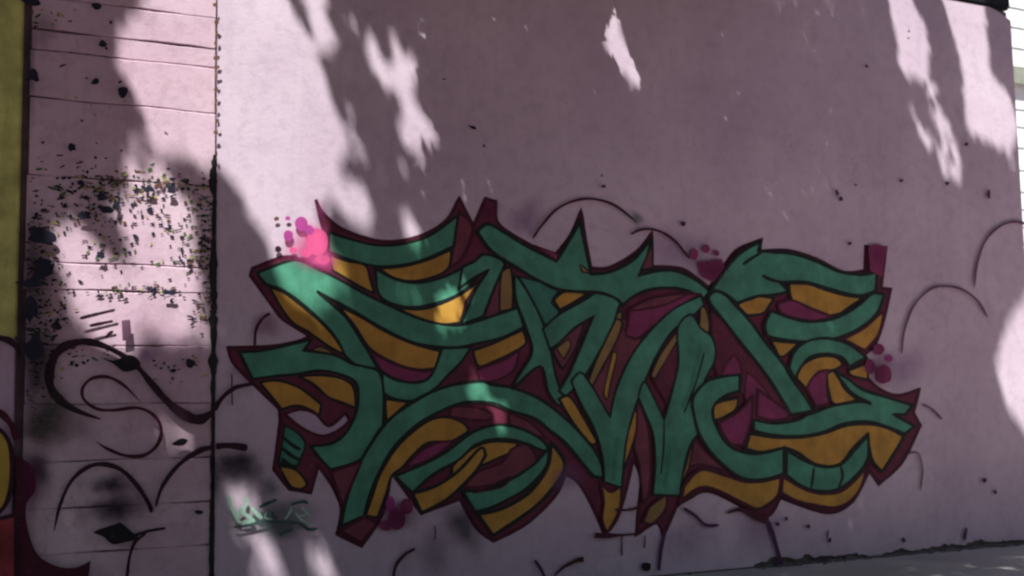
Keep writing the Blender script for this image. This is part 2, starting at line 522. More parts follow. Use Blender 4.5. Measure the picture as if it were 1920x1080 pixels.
# --- letter one, upper left
plum('A', [(1320, 110, 1), (1400, 200), (1340, 370), (1260, 430, 1), (1290, 300)], 'brown', 7)
orange('A', [(590, 350, 1), (680, 385), (790, 410), (820, 480), (845, 570, 1), (760, 530), (610, 440, 1)])
orange('A', [(870, 430, 1), (1000, 420), (1150, 380), (1280, 325, 1), (1265, 420), (1200, 470), (1080, 500), (960, 485)])
green('A', [(588, 225, 1), (700, 262), (850, 298), (1000, 292), (1150, 248), (1315, 130, 1), (1292, 305, 1), (1150, 370), (1000, 412), (860, 418), (700, 380), (588, 335, 1)])
orange('A', [(960, 650, 1), (1100, 660), (1220, 630), (1340, 570), (1440, 500, 1), (1400, 610), (1330, 735, 1), (1240, 745), (1120, 720)])
plum('A', [(1360, 620, 1), (1440, 520), (1480, 640), (1440, 730, 1), (1330, 740, 1)], 'greendark')
green('A', [(850, 430, 1), (960, 490), (1100, 510), (1250, 472), (1440, 372), (1480, 360, 1), (1500, 430, 1), (1440, 465), (1340, 560), (1200, 625), (1050, 648), (920, 620), (865, 560)])
plum('C', [(180, 430, 1), (270, 430), (300, 620), (300, 680, 1), (130, 710, 1)], 'brown')
green('C', [(20, 420, 1), (90, 390), (140, 350), (230, 375), (262, 405, 1), (200, 540), (140, 700, 1), (10, 745, 1), (50, 650), (100, 540), (165, 440, 1), (90, 480), (0, 545, 1)])
orange('C', [(240, 450, 1), (290, 430), (305, 560), (300, 660, 1), (230, 670, 1), (230, 560)], 4, 'amber')
orange('C', [(80, 890, 1), (200, 850), (360, 775, 1), (375, 850), (300, 905), (190, 955), (110, 980)])
plum('C', [(100, 1000, 1), (250, 945), (340, 890, 1), (310, 1000), (210, 1060), (120, 1070, 1)])
orange('A', [(640, 640, 1), (760, 700), (900, 780), (1050, 850), (1215, 895, 1), (1190, 990, 1), (1100, 1000), (980, 970), (830, 890), (740, 760)])
plum('A', [(820, 895, 1), (960, 968), (1100, 1008), (1195, 998, 1), (1160, 1070), (1050, 1075), (890, 1020, 1)])
green('B', [(1225, -80, 1), (1390, -90, 1), (1330, 0), (1260, 70), (1180, 150), (1080, 212), (960, 205), (890, 170, 1), (890, 50, 1), (960, 95), (1080, 112), (1165, 70)])
green('A', [(185, 455, 1), (340, 395), (430, 388), (560, 448), (700, 522), (850, 602), (1000, 672), (1150, 728), (1300, 750), (1440, 722), (1560, 680), (1650, 650, 1), (1690, 760, 1), (1560, 820), (1440, 850), (1320, 872), (1200, 872), (1050, 842), (900, 772), (750, 682), (650, 628), (520, 558, 1),
            (620, 645), (700, 725), (780, 850), (840, 950), (880, 1020, 1), (760, 985), (685, 925), (640, 840), (560, 740), (450, 640), (330, 552), (235, 518)])
orange('A', [(255, 535, 1), (340, 570), (460, 660), (580, 770), (650, 860), (675, 915, 1), (590, 870), (480, 790), (370, 720)])
orange('A', [(480, 900, 1), (540, 870), (620, 910, 1), (560, 925)], 3, 'amber')
green('B', [(85, -60, 1), (230, -70), (400, -110), (492, -132, 1), (450, -70, 1), (620, -42), (720, 5), (800, 25), (870, 50), (895, 150), (898, 260), (885, 380), (830, 480), (740, 560), (600, 602, 1), (545, 545), (485, 470, 1), (600, 455), (680, 400), (735, 300), (755, 190), (735, 108), (640, 62), (530, 46), (400, 66), (300, 75), (160, 92, 1)])
orange('B', [(200, 112, 1), (300, 100), (400, 130), (480, 180), (545, 235, 1), (535, 300, 1), (480, 262), (400, 242), (325, 262, 1)], 5)
orange('B', [(420, 78, 1), (550, 70), (660, 90), (728, 140), (740, 255, 1), (650, 220), (580, 190), (500, 120)], 5)
paint('lilac_gap', 'B', [(340, 290, 1), (430, 262), (515, 290), (590, 355), (680, 285, 1), (700, 330), (620, 392), (540, 412), (430, 362)], 'lilac', G, 'mline', 6)
green('B', [(340, 350, 1), (420, 402), (455, 460), (430, 540), (400, 592, 1), (305, 560, 1), (325, 460)], 6, 'greendark')
for q in ((330, 420, 430, 490), (325, 480, 420, 545), (320, 540, 400, 585)):
    stroke('hatch_line', 'B', [(q[0], q[1]), ((q[0] + q[2]) / 2 + 8, (q[1] + q[3]) / 2 + 12), (q[2], q[3])], 'line', G, 7)
orange('B', [(308, 580, 1), (400, 602), (465, 680), (430, 712, 1), (370, 692)], 5)
orange('B', [(905, 205, 1), (1045, 220, 1), (960, 290), (910, 335, 1)], 6)
# --- arch and loop
orange('B', [(795, 860, 1), (840, 730), (880, 620), (960, 490), (1060, 390), (1160, 322), (1260, 308), (1345, 340), (1375, 385, 1), (1280, 440), (1150, 450), (1060, 520), (1000, 590), (940, 640), (910, 740), (862, 870, 1)])
plum('B', [(1020, 590, 1), (1100, 500), (1200, 450), (1300, 440, 1), (1210, 510), (1110, 565)])
plum('D', [(-40, 250, 1), (50, 245), (130, 262), (185, 290), (165, 322), (60, 322), (-60, 300, 1)], 'brown')
plum('D', [(280, 285, 1), (400, 335), (490, 425, 1), (400, 400), (290, 345)], 'brown')
orange('D', [(-40, 590, 1), (20, 520), (100, 470), (200, 442), (330, 450, 1), (300, 500), (200, 545), (80, 605), (-40, 700, 1)])
plum('D', [(290, 490, 1), (380, 460), (440, 560), (350, 625), (200, 685), (20, 705, 1), (100, 620), (240, 560)], 'brown')
orange('B', [(1060, 735, 1), (1200, 690), (1320, 605), (1440, 480), (1470, 520, 1), (1420, 600), (1330, 700), (1240, 775), (1110, 845, 1)], 6)
green('D', [(-362, 638, 1), (-220, 580), (-70, 500), (60, 402), (150, 362), (250, 350), (370, 380), (470, 440), (515, 500, 1), (450, 488), (380, 455), (280, 432), (170, 434), (80, 472), (0, 545), (-140, 625), (-262, 730, 1)])
orange('D', [(520, 450, 1), (592, 560), (560, 660), (460, 780), (330, 882), (192, 972, 1), (105, 850, 1), (240, 822), (380, 742), (470, 640), (505, 560)], 7)
green('D', [(18, 722, 1), (150, 712), (280, 662), (420, 572), (505, 478, 1), (490, 580), (400, 690), (300, 755), (180, 815), (90, 835, 1)])
plum('D', [(75, 735, 1), (180, 690), (290, 640), (240, 700)], 'black', 3)
green('B', [(655, 920, 1), (690, 760), (750, 590), (825, 455), (900, 350), (1000, 262), (1150, 172), (1300, 122), (1440, 105), (1500, 122), (1620, 142), (1770, 202), (1880, 282), (2000, 392), (2080, 492), (2125, 580), (2130, 650, 1), (2075, 640, 1), (2010, 560), (1915, 450), (1830, 380), (1740, 312), (1620, 275), (1520, 232), (1430, 222), (1320, 232), (1200, 282), (1080, 352), (1000, 425), (920, 522), (860, 640), (812, 760), (785, 865, 1)], 9)
plum('B', [(650, 945, 1), (785, 870, 1), (862, 900, 1), (770, 1010, 1)], 'brown', 6)
plum('B', [(600, 615, 1), (770, 560, 1), (700, 720), (665, 800, 1)], 'brown', 5)
# --- middle letters
orange('C', [(530, 605, 1), (600, 560), (725, 572, 1), (640, 622), (565, 665, 1)], 5)
green('C', [(330, 475, 1), (480, 515), (560, 560, 1), (520, 620), (560, 680), (490, 760, 1), (420, 640)], 5, 'greendark')
paint('orange_side', 'M', [(700, 770, 1), (880, 640, 1), (820, 820), (740, 980), (690, 1040, 1), (610, 900, 1)], 'brown', G, 'line', 4)
green('M', [(640, 870, 1), (740, 790, 1), (760, 850), (700, 960, 1)], 4, 'amber')
orange('M', [(1120, 600, 1), (1185, 560), (1190, 640), (1110, 800), (1030, 980), (960, 1100, 1), (930, 1080, 1), (1020, 860)], 5, 'amber')
plum('M', [(1190, 620, 1), (1240, 640), (1200, 780), (1290, 900), (1150, 1100, 1), (1000, 1080, 1), (1110, 820)], 'brown', 4)
green('C', [(310, 470, 1), (345, 500), (410, 610), (475, 745), (515, 900), (545, 1040), (590, 1160), (640, 1180, 1), (560, 1200), (500, 1120), (455, 980), (300, 1110, 1), (330, 1040), (410, 900), (375, 760), (320, 610)], 7)
green('C', [(470, 770, 1), (560, 690), (700, 610), (800, 555), (930, 545), (960, 580, 1), (900, 640), (860, 770), (770, 930), (690, 1060), (600, 1150, 1), (560, 1120, 1), (620, 1020), (680, 880), (755, 700, 1), (650, 765), (560, 850), (510, 885, 1)], 7)
green('C', [(100, 225, 1), (160, 182), (260, 232), (400, 318), (545, 388, 1), (610, 290), (680, 165, 1), (705, 300), (742, 462, 1), (850, 450), (980, 380), (1080, 262, 1), (1055, 380), (1010, 470, 1), (1120, 443), (1230, 448), (1330, 495), (1410, 560, 1), (1380, 600, 1), (1290, 560), (1190, 540), (1080, 548), (975, 590), (920, 640, 1), (880, 600), (800, 570), (700, 562), (560, 550), (430, 490), (300, 412), (180, 330)], 9)
orange('C', [(1020, 440, 1), (1055, 360), (1085, 270, 1), (1088, 430, 1)], 4, 'brown')
orange('C', [(690, 450, 1), (680, 410), (720, 440), (735, 460, 1)], 3, 'amber')
plum('C', [(420, 300, 1), (540, 345), (560, 350, 1), (545, 385, 1)], 'magenta', 3)
# W
orange('D', [(560, 205, 1), (620, 192), (705, 320), (775, 445, 1), (735, 455), (640, 335)], 5)
plum('Z', [(228, 380, 1), (262, 420), (300, 440), (250, 520), (205, 660, 1), (150, 590, 1), (170, 500)], 'brown', 4)
orange('Z', [(222, 372, 1), (240, 385), (222, 440), (185, 510), (150, 575, 1), (140, 560), (170, 480)], 4, 'amber')
orange('Z', [(212, 470, 1), (224, 480), (206, 560), (196, 610, 1), (186, 590), (200, 520)], 3, 'orange')
plum('Z', [(262, 345, 1), (330, 318), (420, 300), (470, 300, 1), (400, 345), (330, 395), (285, 430), (250, 420, 1)], 'magenta', 5)
plum('Z', [(255, 350, 1), (330, 312), (440, 296, 1), (370, 330), (300, 345)], 'brown', 4)
orange('Z', [(272, 610, 1), (284, 660), (276, 720), (250, 800), (232, 860, 1), (244, 760), (250, 680)], 4)
plum('Z', [(284, 610, 1), (312, 680), (322, 760), (318, 880), (300, 910, 1), (290, 800), (276, 750), (282, 690)], 'brown', 4)
plum('Z', [(400, 405, 1), (415, 450), (405, 520), (370, 620, 1), (335, 560), (325, 540, 1), (360, 460)], 'maroon', 4)
orange('Z', [(396, 415, 1), (404, 430), (376, 480), (336, 548, 1), (326, 536), (350, 480)], 3, 'amber')
plum('Z', [(500, 350, 1), (560, 400), (640, 500), (740, 650), (700, 690), (640, 700), (600, 600), (530, 560), (505, 480, 1)], 'maroon', 4)
plum('Z', [(540, 510, 1), (570, 480), (590, 530), (580, 570), (530, 555)], 'magenta', 4)
plum('Z', [(605, 530, 1), (640, 560), (700, 640), (690, 670), (620, 690, 1), (600, 600)], 'magenta', 3)
orange('Z', [(468, 335, 1), (486, 345), (496, 400), (478, 440, 1), (460, 430), (466, 380)], 4, 'amber')
orange('Z', [(175, 850, 1), (205, 880), (236, 862, 1), (232, 930), (195, 1000, 1), (180, 960), (186, 910)], 5, 'orange', 'mline')
orange('Z', [(318, 925, 1), (370, 885, 1), (366, 930), (330, 972), (300, 968, 1)], 5, 'amber', 'mline')
orange('Z', [(448, 720, 1), (430, 790), (405, 870, 1), (440, 800, 1)], 3, 'amber')
plum('Z', [(452, 725, 1), (490, 770), (540, 815), (480, 800), (436, 805, 1)], 'brown', 4)
green('Z', [(90, 556, 1), (118, 530), (150, 570), (185, 630), (204, 660, 1), (222, 580), (262, 490), (320, 410), (390, 345), (470, 305, 1), (480, 330, 1), (440, 370), (385, 410), (335, 490), (300, 570), (272, 650), (250, 740), (238, 868, 1), (186, 850, 1), (182, 780), (160, 700), (118, 620)], 6)
green('Z', [(286, 600, 1), (304, 556), (330, 600), (362, 668, 1), (385, 590), (404, 500), (402, 400), (440, 360), (470, 400), (505, 430), (512, 490), (480, 560), (520, 545), (585, 545, 1), (580, 575), (520, 590), (496, 640), (470, 700), (440, 740), (418, 820), (408, 892, 1), (330, 888, 1), (336, 800), (330, 710), (306, 650)], 6)
for pts in ([(480, 470), (455, 560), (420, 650)], [(362, 670), (360, 760), (352, 830)]):
    stroke('shading_line', 'Z', pts, 'line', G, 3.5)
for pts in ([(470, 445), (448, 545), (415, 640)], [(376, 740), (372, 810), (362, 870)], [(225, 720), (218, 790), (212, 850)]):
    stroke('glaze_line', 'Z', pts, 'greendark', G, 9)
# --- last letter
orange('E', [(300, 515, 1), (400, 468), (505, 480, 1), (480, 520), (440, 565), (355, 575, 1)], 5)
orange('E', [(490, 715, 1), (600, 728), (650, 730, 1), (570, 800), (535, 805, 1)], 5)
orange('E', [(590, 395, 1), (700, 400), (800, 432), (900, 462), (1010, 475, 1), (970, 500), (880, 565, 1), (800, 572), (700, 532), (610, 490)], 5)
plum('E', [(530, 510, 1), (610, 490), (720, 538), (840, 582, 1), (740, 605), (640, 592), (550, 562)], 'magenta', 5)
orange('E', [(630, 925, 1), (670, 850), (760, 808), (850, 808), (895, 850, 1), (850, 880), (765, 892), (715, 940), (690, 990, 1)], 5)
plum('E', [(690, 985, 1), (720, 930), (770, 888), (840, 890), (805, 950), (815, 1075, 1), (745, 1085, 1)], 'magenta', 5)
orange('E', [(805, 905, 1), (850, 892), (900, 985), (975, 1050, 1), (850, 1072), (815, 1000)], 4)
orange('E', [(925, 885, 1), (1035, 845, 1), (1035, 935, 1), (945, 912)], 4)
orange('E', [(890, 708, 1), (1000, 655), (1095, 572), (1125, 560, 1), (1110, 640), (1080, 705), (1020, 772, 1), (960, 742)], 6, 'orange', 'mline')
green('E', [(140, 460, 1), (210, 438), (300, 528), (390, 630), (470, 740), (560, 850), (620, 950), (680, 1030), (730, 1110, 1), (600, 1135, 1), (560, 1060), (490, 950), (420, 850), (320, 730), (230, 610), (150, 512)], 9)
green('E', [(155, 430, 1), (240, 310), (320, 222), (432, 160, 1), (420, 212, 1), (500, 220), (600, 226), (740, 270), (880, 330), (1000, 346), (1085, 328, 1), (1078, 440, 1), (1000, 462), (900, 450), (800, 420), (700, 392), (600, 386), (545, 392, 1), (590, 442, 1), (500, 462), (430, 464), (370, 482), (300, 505, 1), (220, 450)], 9)
stroke('shading_line', 'E', [(330, 290), (380, 255), (440, 220)], 'line', G, 6)
stroke('shading_line', 'E', [(440, 350), (490, 375), (560, 390)], 'line', G, 6)
green('E', [(490, 550, 1), (600, 590), (720, 611), (850, 590), (980, 522), (1060, 452), (1125, 458, 1), (1080, 570), (970, 655), (850, 705), (700, 722), (560, 712), (470, 690, 1), (455, 630)], 8)
green('E', [(592, 870, 1), (620, 780), (690, 722), (800, 703), (920, 735), (1025, 812, 1), (930, 862, 1), (890, 812), (800, 790), (710, 810), (655, 870), (625, 935, 1)], 8)
orange('F', [(372, 400, 1), (520, 420), (660, 420), (800, 392), (920, 352), (1040, 345), (1150, 370), (1235, 412, 1), (1205, 470), (1115, 612, 1), (1055, 540), (1030, 400, 1), (960, 470), (870, 572), (740, 572), (640, 505), (560, 482), (440, 502), (345, 485, 1)], 6)
green('F', [(845, 50, 1), (920, 90), (1000, 150), (1120, 190), (1285, 240, 1), (1245, 290, 1), (1180, 292, 1), (1295, 358, 1), (1240, 402, 1), (1150, 362), (1030, 332), (900, 342), (780, 392), (650, 412), (520, 410), (395, 382, 1), (388, 318, 1), (500, 342), (640, 322), (700, 292), (760, 272), (850, 240), (980, 220), (1055, 232, 1), (960, 182), (900, 122)], 8)
orange('F', [(155, 300, 1), (180, 230), (305, 198, 1), (292, 262), (230, 302), (175, 325, 1)], 5)
plum('F', [(195, 335, 1), (300, 282), (385, 190, 1), (378, 320), (335, 462, 1), (270, 460), (220, 400)], 'magenta', 5)
plum('F', [(415, 150, 1), (480, 200), (585, 275, 1), (580, 312), (480, 322), (410, 300, 1)], 'magenta', 5)
orange('F', [(0, 690, 1), (60, 622), (130, 600), (250, 640), (340, 665), (450, 665), (548, 640, 1), (530, 740), (470, 800), (410, 822), (330, 790), (220, 732), (120, 702), (50, 722), (-20, 790, 1)], 7, 'orange', 'mline')
orange('F', [(555, 640, 1), (660, 700), (770, 735), (880, 720), (980, 640), (1035, 560, 1), (995, 700), (930, 785), (840, 815), (730, 802), (620, 772), (545, 732, 1)], 7, 'orange', 'mline')
green('F', [(312, 68, 1), (312, 160, 1), (220, 192), (165, 250), (170, 330), (220, 430), (290, 490), (380, 512), (480, 502), (562, 478, 1), (560, 622, 1), (460, 655), (340, 652), (240, 592), (150, 500), (90, 410), (58, 300), (50, 200), (120, 112), (200, 82)], 8)
green('F', [(578, 495, 1), (680, 552), (780, 586), (880, 572), (960, 492), (1035, 405, 1), (1030, 540), (960, 642), (860, 712), (760, 722), (660, 692), (575, 632, 1)], 8)
for pts in ([(730, 590), (722, 650), (715, 705)], [(880, 580), (890, 640), (870, 700)]): stroke('shading_line', 'F', pts, 'line', G, 5)

# pink bubbles and plum blocks round the lettering
spray('pink_spray', 580, 465, 60, 58, 'soft_pink', wall, amt=0.85)
spray('pink_spray', 600, 488, 36, 26, 'soft_pink', wall, amt=1.0)
spray('pink_spray', 590, 455, 34, 40, 'soft_pink', wall, amt=0.9)
for x, y, rx, ry, m in ((592, 455, 21, 26, 'pink'), (572, 474, 12, 10, 'pink'), (603, 488, 13, 9, 'pink'), (578, 432, 9, 9, 'violet'), (563, 421, 12, 13, 'violet'), (539, 443, 9, 10, 'violet'), (520, 468, 6, 6, 'swirl'), (538, 410, 5, 4, 'violet'), (517, 411, 5, 4, 'rust'), (548, 470, 7, 6, 'pink'),
                        (1299, 477, 8, 11, 'magenta'), (1321, 467, 7, 8, 'magenta'), (1340, 475, 6, 6, 'magenta'), (1278, 420, 5, 5, 'pline'),
                        (1644, 655, 11, 10, 'magenta'), (1628, 688, 10, 14, 'magenta'), (1654, 702, 15, 18, 'magenta'), (1664, 672, 7, 7, 'violet'),
                        (742, 972, 16, 20, 'magenta'), (722, 985, 12, 10, 'magenta'), (760, 950, 13, 15, 'magenta'), (730, 945, 9, 14, 'violet')):
    paint('paint_bubble', 'P', blob_pts(x, y, rx, ry, 10, 0.08), m, wall, None)
paint('plum_block', 'P', [(1306, 492, 1), (1350, 486, 1), (1356, 500, 1), (1335, 530, 1), (1312, 520, 1)], 'magenta', wall, None)
paint('plum_block', 'P', [(1625, 463, 1), (1640, 458), (1659, 464, 1), (1651, 520, 1), (1628, 508, 1)], 'magenta', wall, None)
for x, y, rx, ry, m, a in ((1330, 505, 40, 32, 'soft_plum', 0.6), (1642, 480, 26, 34, 'soft_plum', 0.4), (918, 395, 22, 30, 'soft_plum', 0.7), (1645, 690, 34, 44, 'soft_plum', 0.45), (742, 968, 46, 40, 'soft_plum', 0.6),
                           (600, 395, 20, 34, 'soft_plum', 0.6), (500, 610, 34, 34, 'soft_plum', 0.55), (1060, 895, 40, 40, 'soft_violet', 0.5)):
    spray('plum_spray', x, y, rx, ry, m, wall, amt=a)

# sketched arcs and loose lines on the plaster
def arc(pts, w, m='tline', tag='P', label=None, **k): return stroke('painted_line', tag, pts, m, wall, w, label=label, **k)
arc([(996, 448), (1012, 425), (1040, 394), (1075, 377), (1110, 374), (1150, 386), (1192, 418)], 5, 'mline')
arc([(1180, 440), (1200, 431), (1230, 433), (1262, 452), (1290, 486)], 5, 'mline')
arc([(1687, 663), (1692, 620), (1710, 573), (1740, 543), (1768, 537), (1800, 543), (1830, 565), (1848, 596)], 4.5)
arc([(1823, 540), (1828, 495), (1845, 450), (1872, 424), (1900, 416), (1930, 424)], 5)
arc([(1726, 758), (1745, 768), (1762, 786)], 4)
arc([(1700, 850), (1718, 850), (1726, 880), (1722, 920)], 3)
arc([(476, 650), (478, 620), (490, 598), (505, 588)], 6, 'mline')
arc([(1278, 952), (1300, 966), (1320, 984), (1345, 984)], 6, 'pline')
arc([(1358, 962), (1385, 955), (1410, 966), (1438, 976)], 7, 'mline', widths=[4, 8, 13, 14])
arc([(1436, 975), (1448, 1010), (1458, 1045), (1468, 1075)], 7, 'pline', widths=[9, 8, 8, 9])
arc([(1244, 995), (1236, 1030), (1232, 1070)], 7, 'pline')
arc([(1112, 1003), (1130, 1004), (1160, 1003), (1200, 1000)], 6, 'mline', widths=[12, 11, 5, 4])
arc([(1150, 955), (1175, 956), (1196, 950)], 5, 'mline')
arc([(1000, 1050), (1012, 1068), (1022, 1090)], 6, 'pline', taper=False)
arc([(1035, 1080), (1055, 1062), (1080, 1050), (1092, 1048)], 5, 'mline', widths=[4, 5, 9, 10])
arc([(735, 1085), (740, 1060), (756, 1040), (776, 1028)], 6, 'mline')
arc([(434, 760), (433, 735), (433, 700)], 3, 'pline')
arc([(812, 1012), (814, 1000), (812, 985)], 3, 'tline')
spray('slate_spray', 1192, 412, 15, 20, 'soft_slate', wall, amt=0.8)
for x, y, l in ((1163, 1002, 40), (1206, 1003, 24)):
    arc([(x, y), (x + random.uniform(-1, 1), y + l * 0.5), (x + random.uniform(-2, 2), y + l)], 2.6, 'mline', widths=[3, 2.5, 3.4])
# chips and stains in the plaster
for x, y, rx, ry, rot in ((1128, 350, 7, 6, 0), (1566, 362, 5, 9, -0.5), (1573, 374, 6, 6, 0), (885, 241, 11, 5, 0.5), (1621, 125, 6, 5, 0), (1686, 340, 6, 4, 0), (1772, 345, 7, 5, 0), (1590, 457, 6, 5, 0), (1808, 272, 6, 5, 0),
                          (1806, 1000, 5, 16, 0.15), (1690, 1012, 6, 8, 0), (1455, 982, 6, 6, 0), (1512, 986, 6, 6, 0), (1552, 1013, 5, 7, 0), (1842, 900, 6, 9, 0.2), (1209, 1061, 15, 11, 0.1), (1290, 1078, 10, 6, 0.2), (1541, 1050, 7, 14, 0), (1470, 972, 6, 6, 0),
                          (1862, 922, 5, 7, 0), (1850, 365, 5, 12, -0.1), (1548, 1000, 3, 12, 0), (1452, 1072, 22, 24, 0), (1430, 1080, 16, 18, 0), (830, 150, 4, 3, 0), (905, 275, 4, 4, 0), (1125, 330, 3, 3, 0), (1700, 60, 3, 3, 0), (1600, 348, 4, 3, 0)):
    paint('plaster_chip', 'P', blob_pts(x, y, rx * 0.65, ry * 0.65, 8, 0.35, rot), 'pline' if rx < 9 else 'black', wall, None)
# pale mint tag with a slate drop shadow
spray('slate_spray', 505, 968, 105, 42, 'soft_slate', wall, amt=0.75)
spray('slate_spray', 530, 990, 55, 26, 'soft_slate', wall, amt=0.85)
spray('slate_spray', 505, 915, 26, 22, 'soft_slate', wall, amt=0.8)
for i, pts in enumerate(([(250, 480), (270, 580), (330, 700), (370, 760)], [(430, 500), (420, 590), (350, 660), (330, 720)], [(380, 650), (450, 690), (500, 740), (380, 750)], [(480, 600), (540, 660), (590, 710)],
                         [(640, 640), (620, 700), (690, 720)], [(690, 640), (710, 690), (740, 720)], [(820, 720), (870, 650), (890, 600)], [(930, 650), (980, 720), (1080, 770), (1110, 760)], [(990, 600), (1030, 640), (1090, 700)], [(940, 690), (1010, 680), (1060, 640)])):
    stroke('tag_stroke', 'T', pts, 'mint' if i < 5 else ('slate' if i == 5 else 'mint'), wall, 7 if i < 4 else 4)
for pts in ([(300, 800), (450, 780), (620, 740), (800, 750), (960, 760), (1060, 820), (1150, 810)], [(560, 600), (640, 560), (740, 520)], [(760, 880), (820, 850), (900, 820)], [(880, 570), (1000, 540), (1050, 560)]):
    stroke('tag_shadow', 'T', pts, 'slate', wall, 6)
# soot
spray('soot_smear', 440, 876, 58, 48, 'soft_black', wall, amt=1.0)
spray('soot_smear', 446, 868, 40, 28, 'soft_black', wall, amt=0.9)
spray('soot_smear', 470, 905, 34, 40, 'soft_black', wall, rot=0.4, amt=0.5)
spray('soot_smear', 402, 908, 16, 40, 'soft_black', wall, amt=0.7)
spray('soot_smear', 868, 985, 48, 70, 'soft_black', wall, rot=-0.25, amt=0.75)
spray('soot_smear', 812, 1040, 50, 60, 'soft_black', wall, amt=0.35)

# swirls, arches and soot on the boards ---------------------------------
YB = -0.0042
def bline(pts, widths, label=None, m='swirl', parent=bwall, base=YB): return stroke('painted_line', 'K', pts, m, parent, 9, base=base, widths=widths, label=label)
bline([(440, 390), (330, 350), (255, 300), (216, 235), (222, 150), (265, 82), (340, 52), (420, 57), (520, 100), (600, 160), (660, 230), (740, 320), (820, 378), (880, 390), (938, 350)], [6, 12, 16, 18, 17, 16, 14, 12, 10, 10, 12, 15, 19, 20, 13], 'thick black-plum swirl sprayed over the boards')
bline([(938, 352), (970, 300), (1030, 252), (1115, 234)], [10, 9, 8, 7], 'black-plum tail of the swirl reaching the lettering', parent=wall, base=0.0)
bline([(612, 312), (540, 240), (470, 205), (400, 212), (360, 255), (368, 305), (425, 345), (500, 350), (600, 340), (670, 370), (705, 430), (690, 500), (630, 548), (550, 550), (470, 520), (420, 488)], [4, 6, 7, 6, 6, 6, 6, 6, 6, 6, 7, 7, 7, 7, 6, 4], 'thin plum S-shaped curl', m='mline')
bline([(235, 880), (262, 765), (310, 662), (380, 602), (450, 587), (530, 612), (600, 682), (650, 758), (664, 800)], [5, 6, 7, 8, 9, 9, 9, 9, 8], 'plum arch over the soot marks')
bline([(680, 775), (710, 685), (780, 592), (870, 530), (936, 512)], [6, 7, 9, 10, 10], 'plum arch beside the seam')
bline([(945, 510), (1000, 505), (1085, 516)], [11, 12, 13], 'dark end of the arch right of the seam', parent=wall, base=0.0)
bline([(640, 890), (590, 930), (565, 1000), (555, 1090)], [5, 6, 6, 6])
bline([(590, 900), (650, 880), (725, 868)], [6, 6, 4])
for p in ([(410, 885), (465, 862), (500, 852), (528, 845), (572, 880), (602, 912), (545, 930), (492, 938), (450, 905)], [(448, 122), (500, 132), (560, 108), (602, 125), (612, 162), (545, 182), (500, 150)], [(752, 500), (790, 475), (822, 482), (800, 505)], [(850, 795), (870, 788), (892, 798), (870, 808)], [(815, 155), (835, 140), (850, 150), (835, 166)]):
    paint('black_patch', 'K', p, 'black', bwall, None, base=YB)
for x, y, rx, ry, m, a in ((205, 908, 46, 30, 'soft_black', 1.0), (210, 955, 56, 40, 'soft_black', 1.0), (70, 880, 36, 60, 'soft_black', 0.9), (150, 975, 30, 24, 'soft_plum', 0.3), (90, 785, 62, 66, 'soft_moss', 1.0), (66, 690, 46, 120, 'soft_black', 1.0), (62, 520, 44, 190, 'soft_black', 0.85), (235, 945, 70, 60, 'soft_black', 0.4),
                           (70, 810, 40, 40, 'soft_moss', 0.8), (56, 120, 16, 140, 'soft_black', 0.6), (135, 800, 50, 50, 'soft_moss', 0.4), (272, 665, 26, 18, 'soft_violet', 0.7), (350, 640, 30, 16, 'soft_violet', 0.5), (80, 60, 30, 60, 'soft_black', 0.4)):
    spray('soot_smear', x, y, rx, ry, m, bwall, base=YB, amt=a)
# corner of a second, mostly cropped graffiti
paint('maroon_sweep', 'K', [(62, 545, 1), (140, 600), (152, 700), (112, 770), (122, 880), (165, 985), (250, 1035), (330, 1040), (395, 1010, 1), (385, 1100, 1), (66, 1100, 1)], 'mline', bwall, None, base=YB, label='dark maroon sweep of the cropped graffiti in the lower left corner')
for x, y in ((58, 890), (60, 930)): spray('plum_spray', x, y, 24, 50, 'soft_plum', bwall, base=YB - 0.0005, amt=0.5)
YP = -0.0185
paint('mustard_shape', 'K', [(-60, 430, 1), (0, 440), (40, 500), (48, 580), (42, 700), (10, 780), (-60, 830, 1)], 'yellow', post, 'swirl', 9, base=YP, label='mustard graffiti shape low on the post')
paint('red_shape', 'K', [(-60, 840, 1), (0, 825), (64, 808, 1), (66, 1100, 1), (-60, 1100, 1)], 'red', post, 'swirl', 7, base=YP, label='red graffiti shape at the foot of the post')
stroke('painted_line', 'K', [(-40, 32), (0, 36), (40, 48), (74, 78)], 'swirl', post, 12, base=YP - 0.002, taper=False)
stroke('painted_line', 'K', [(-30, 350), (10, 372), (50, 420), (70, 480)], 'mline', post, 13, base=YP, taper=False)

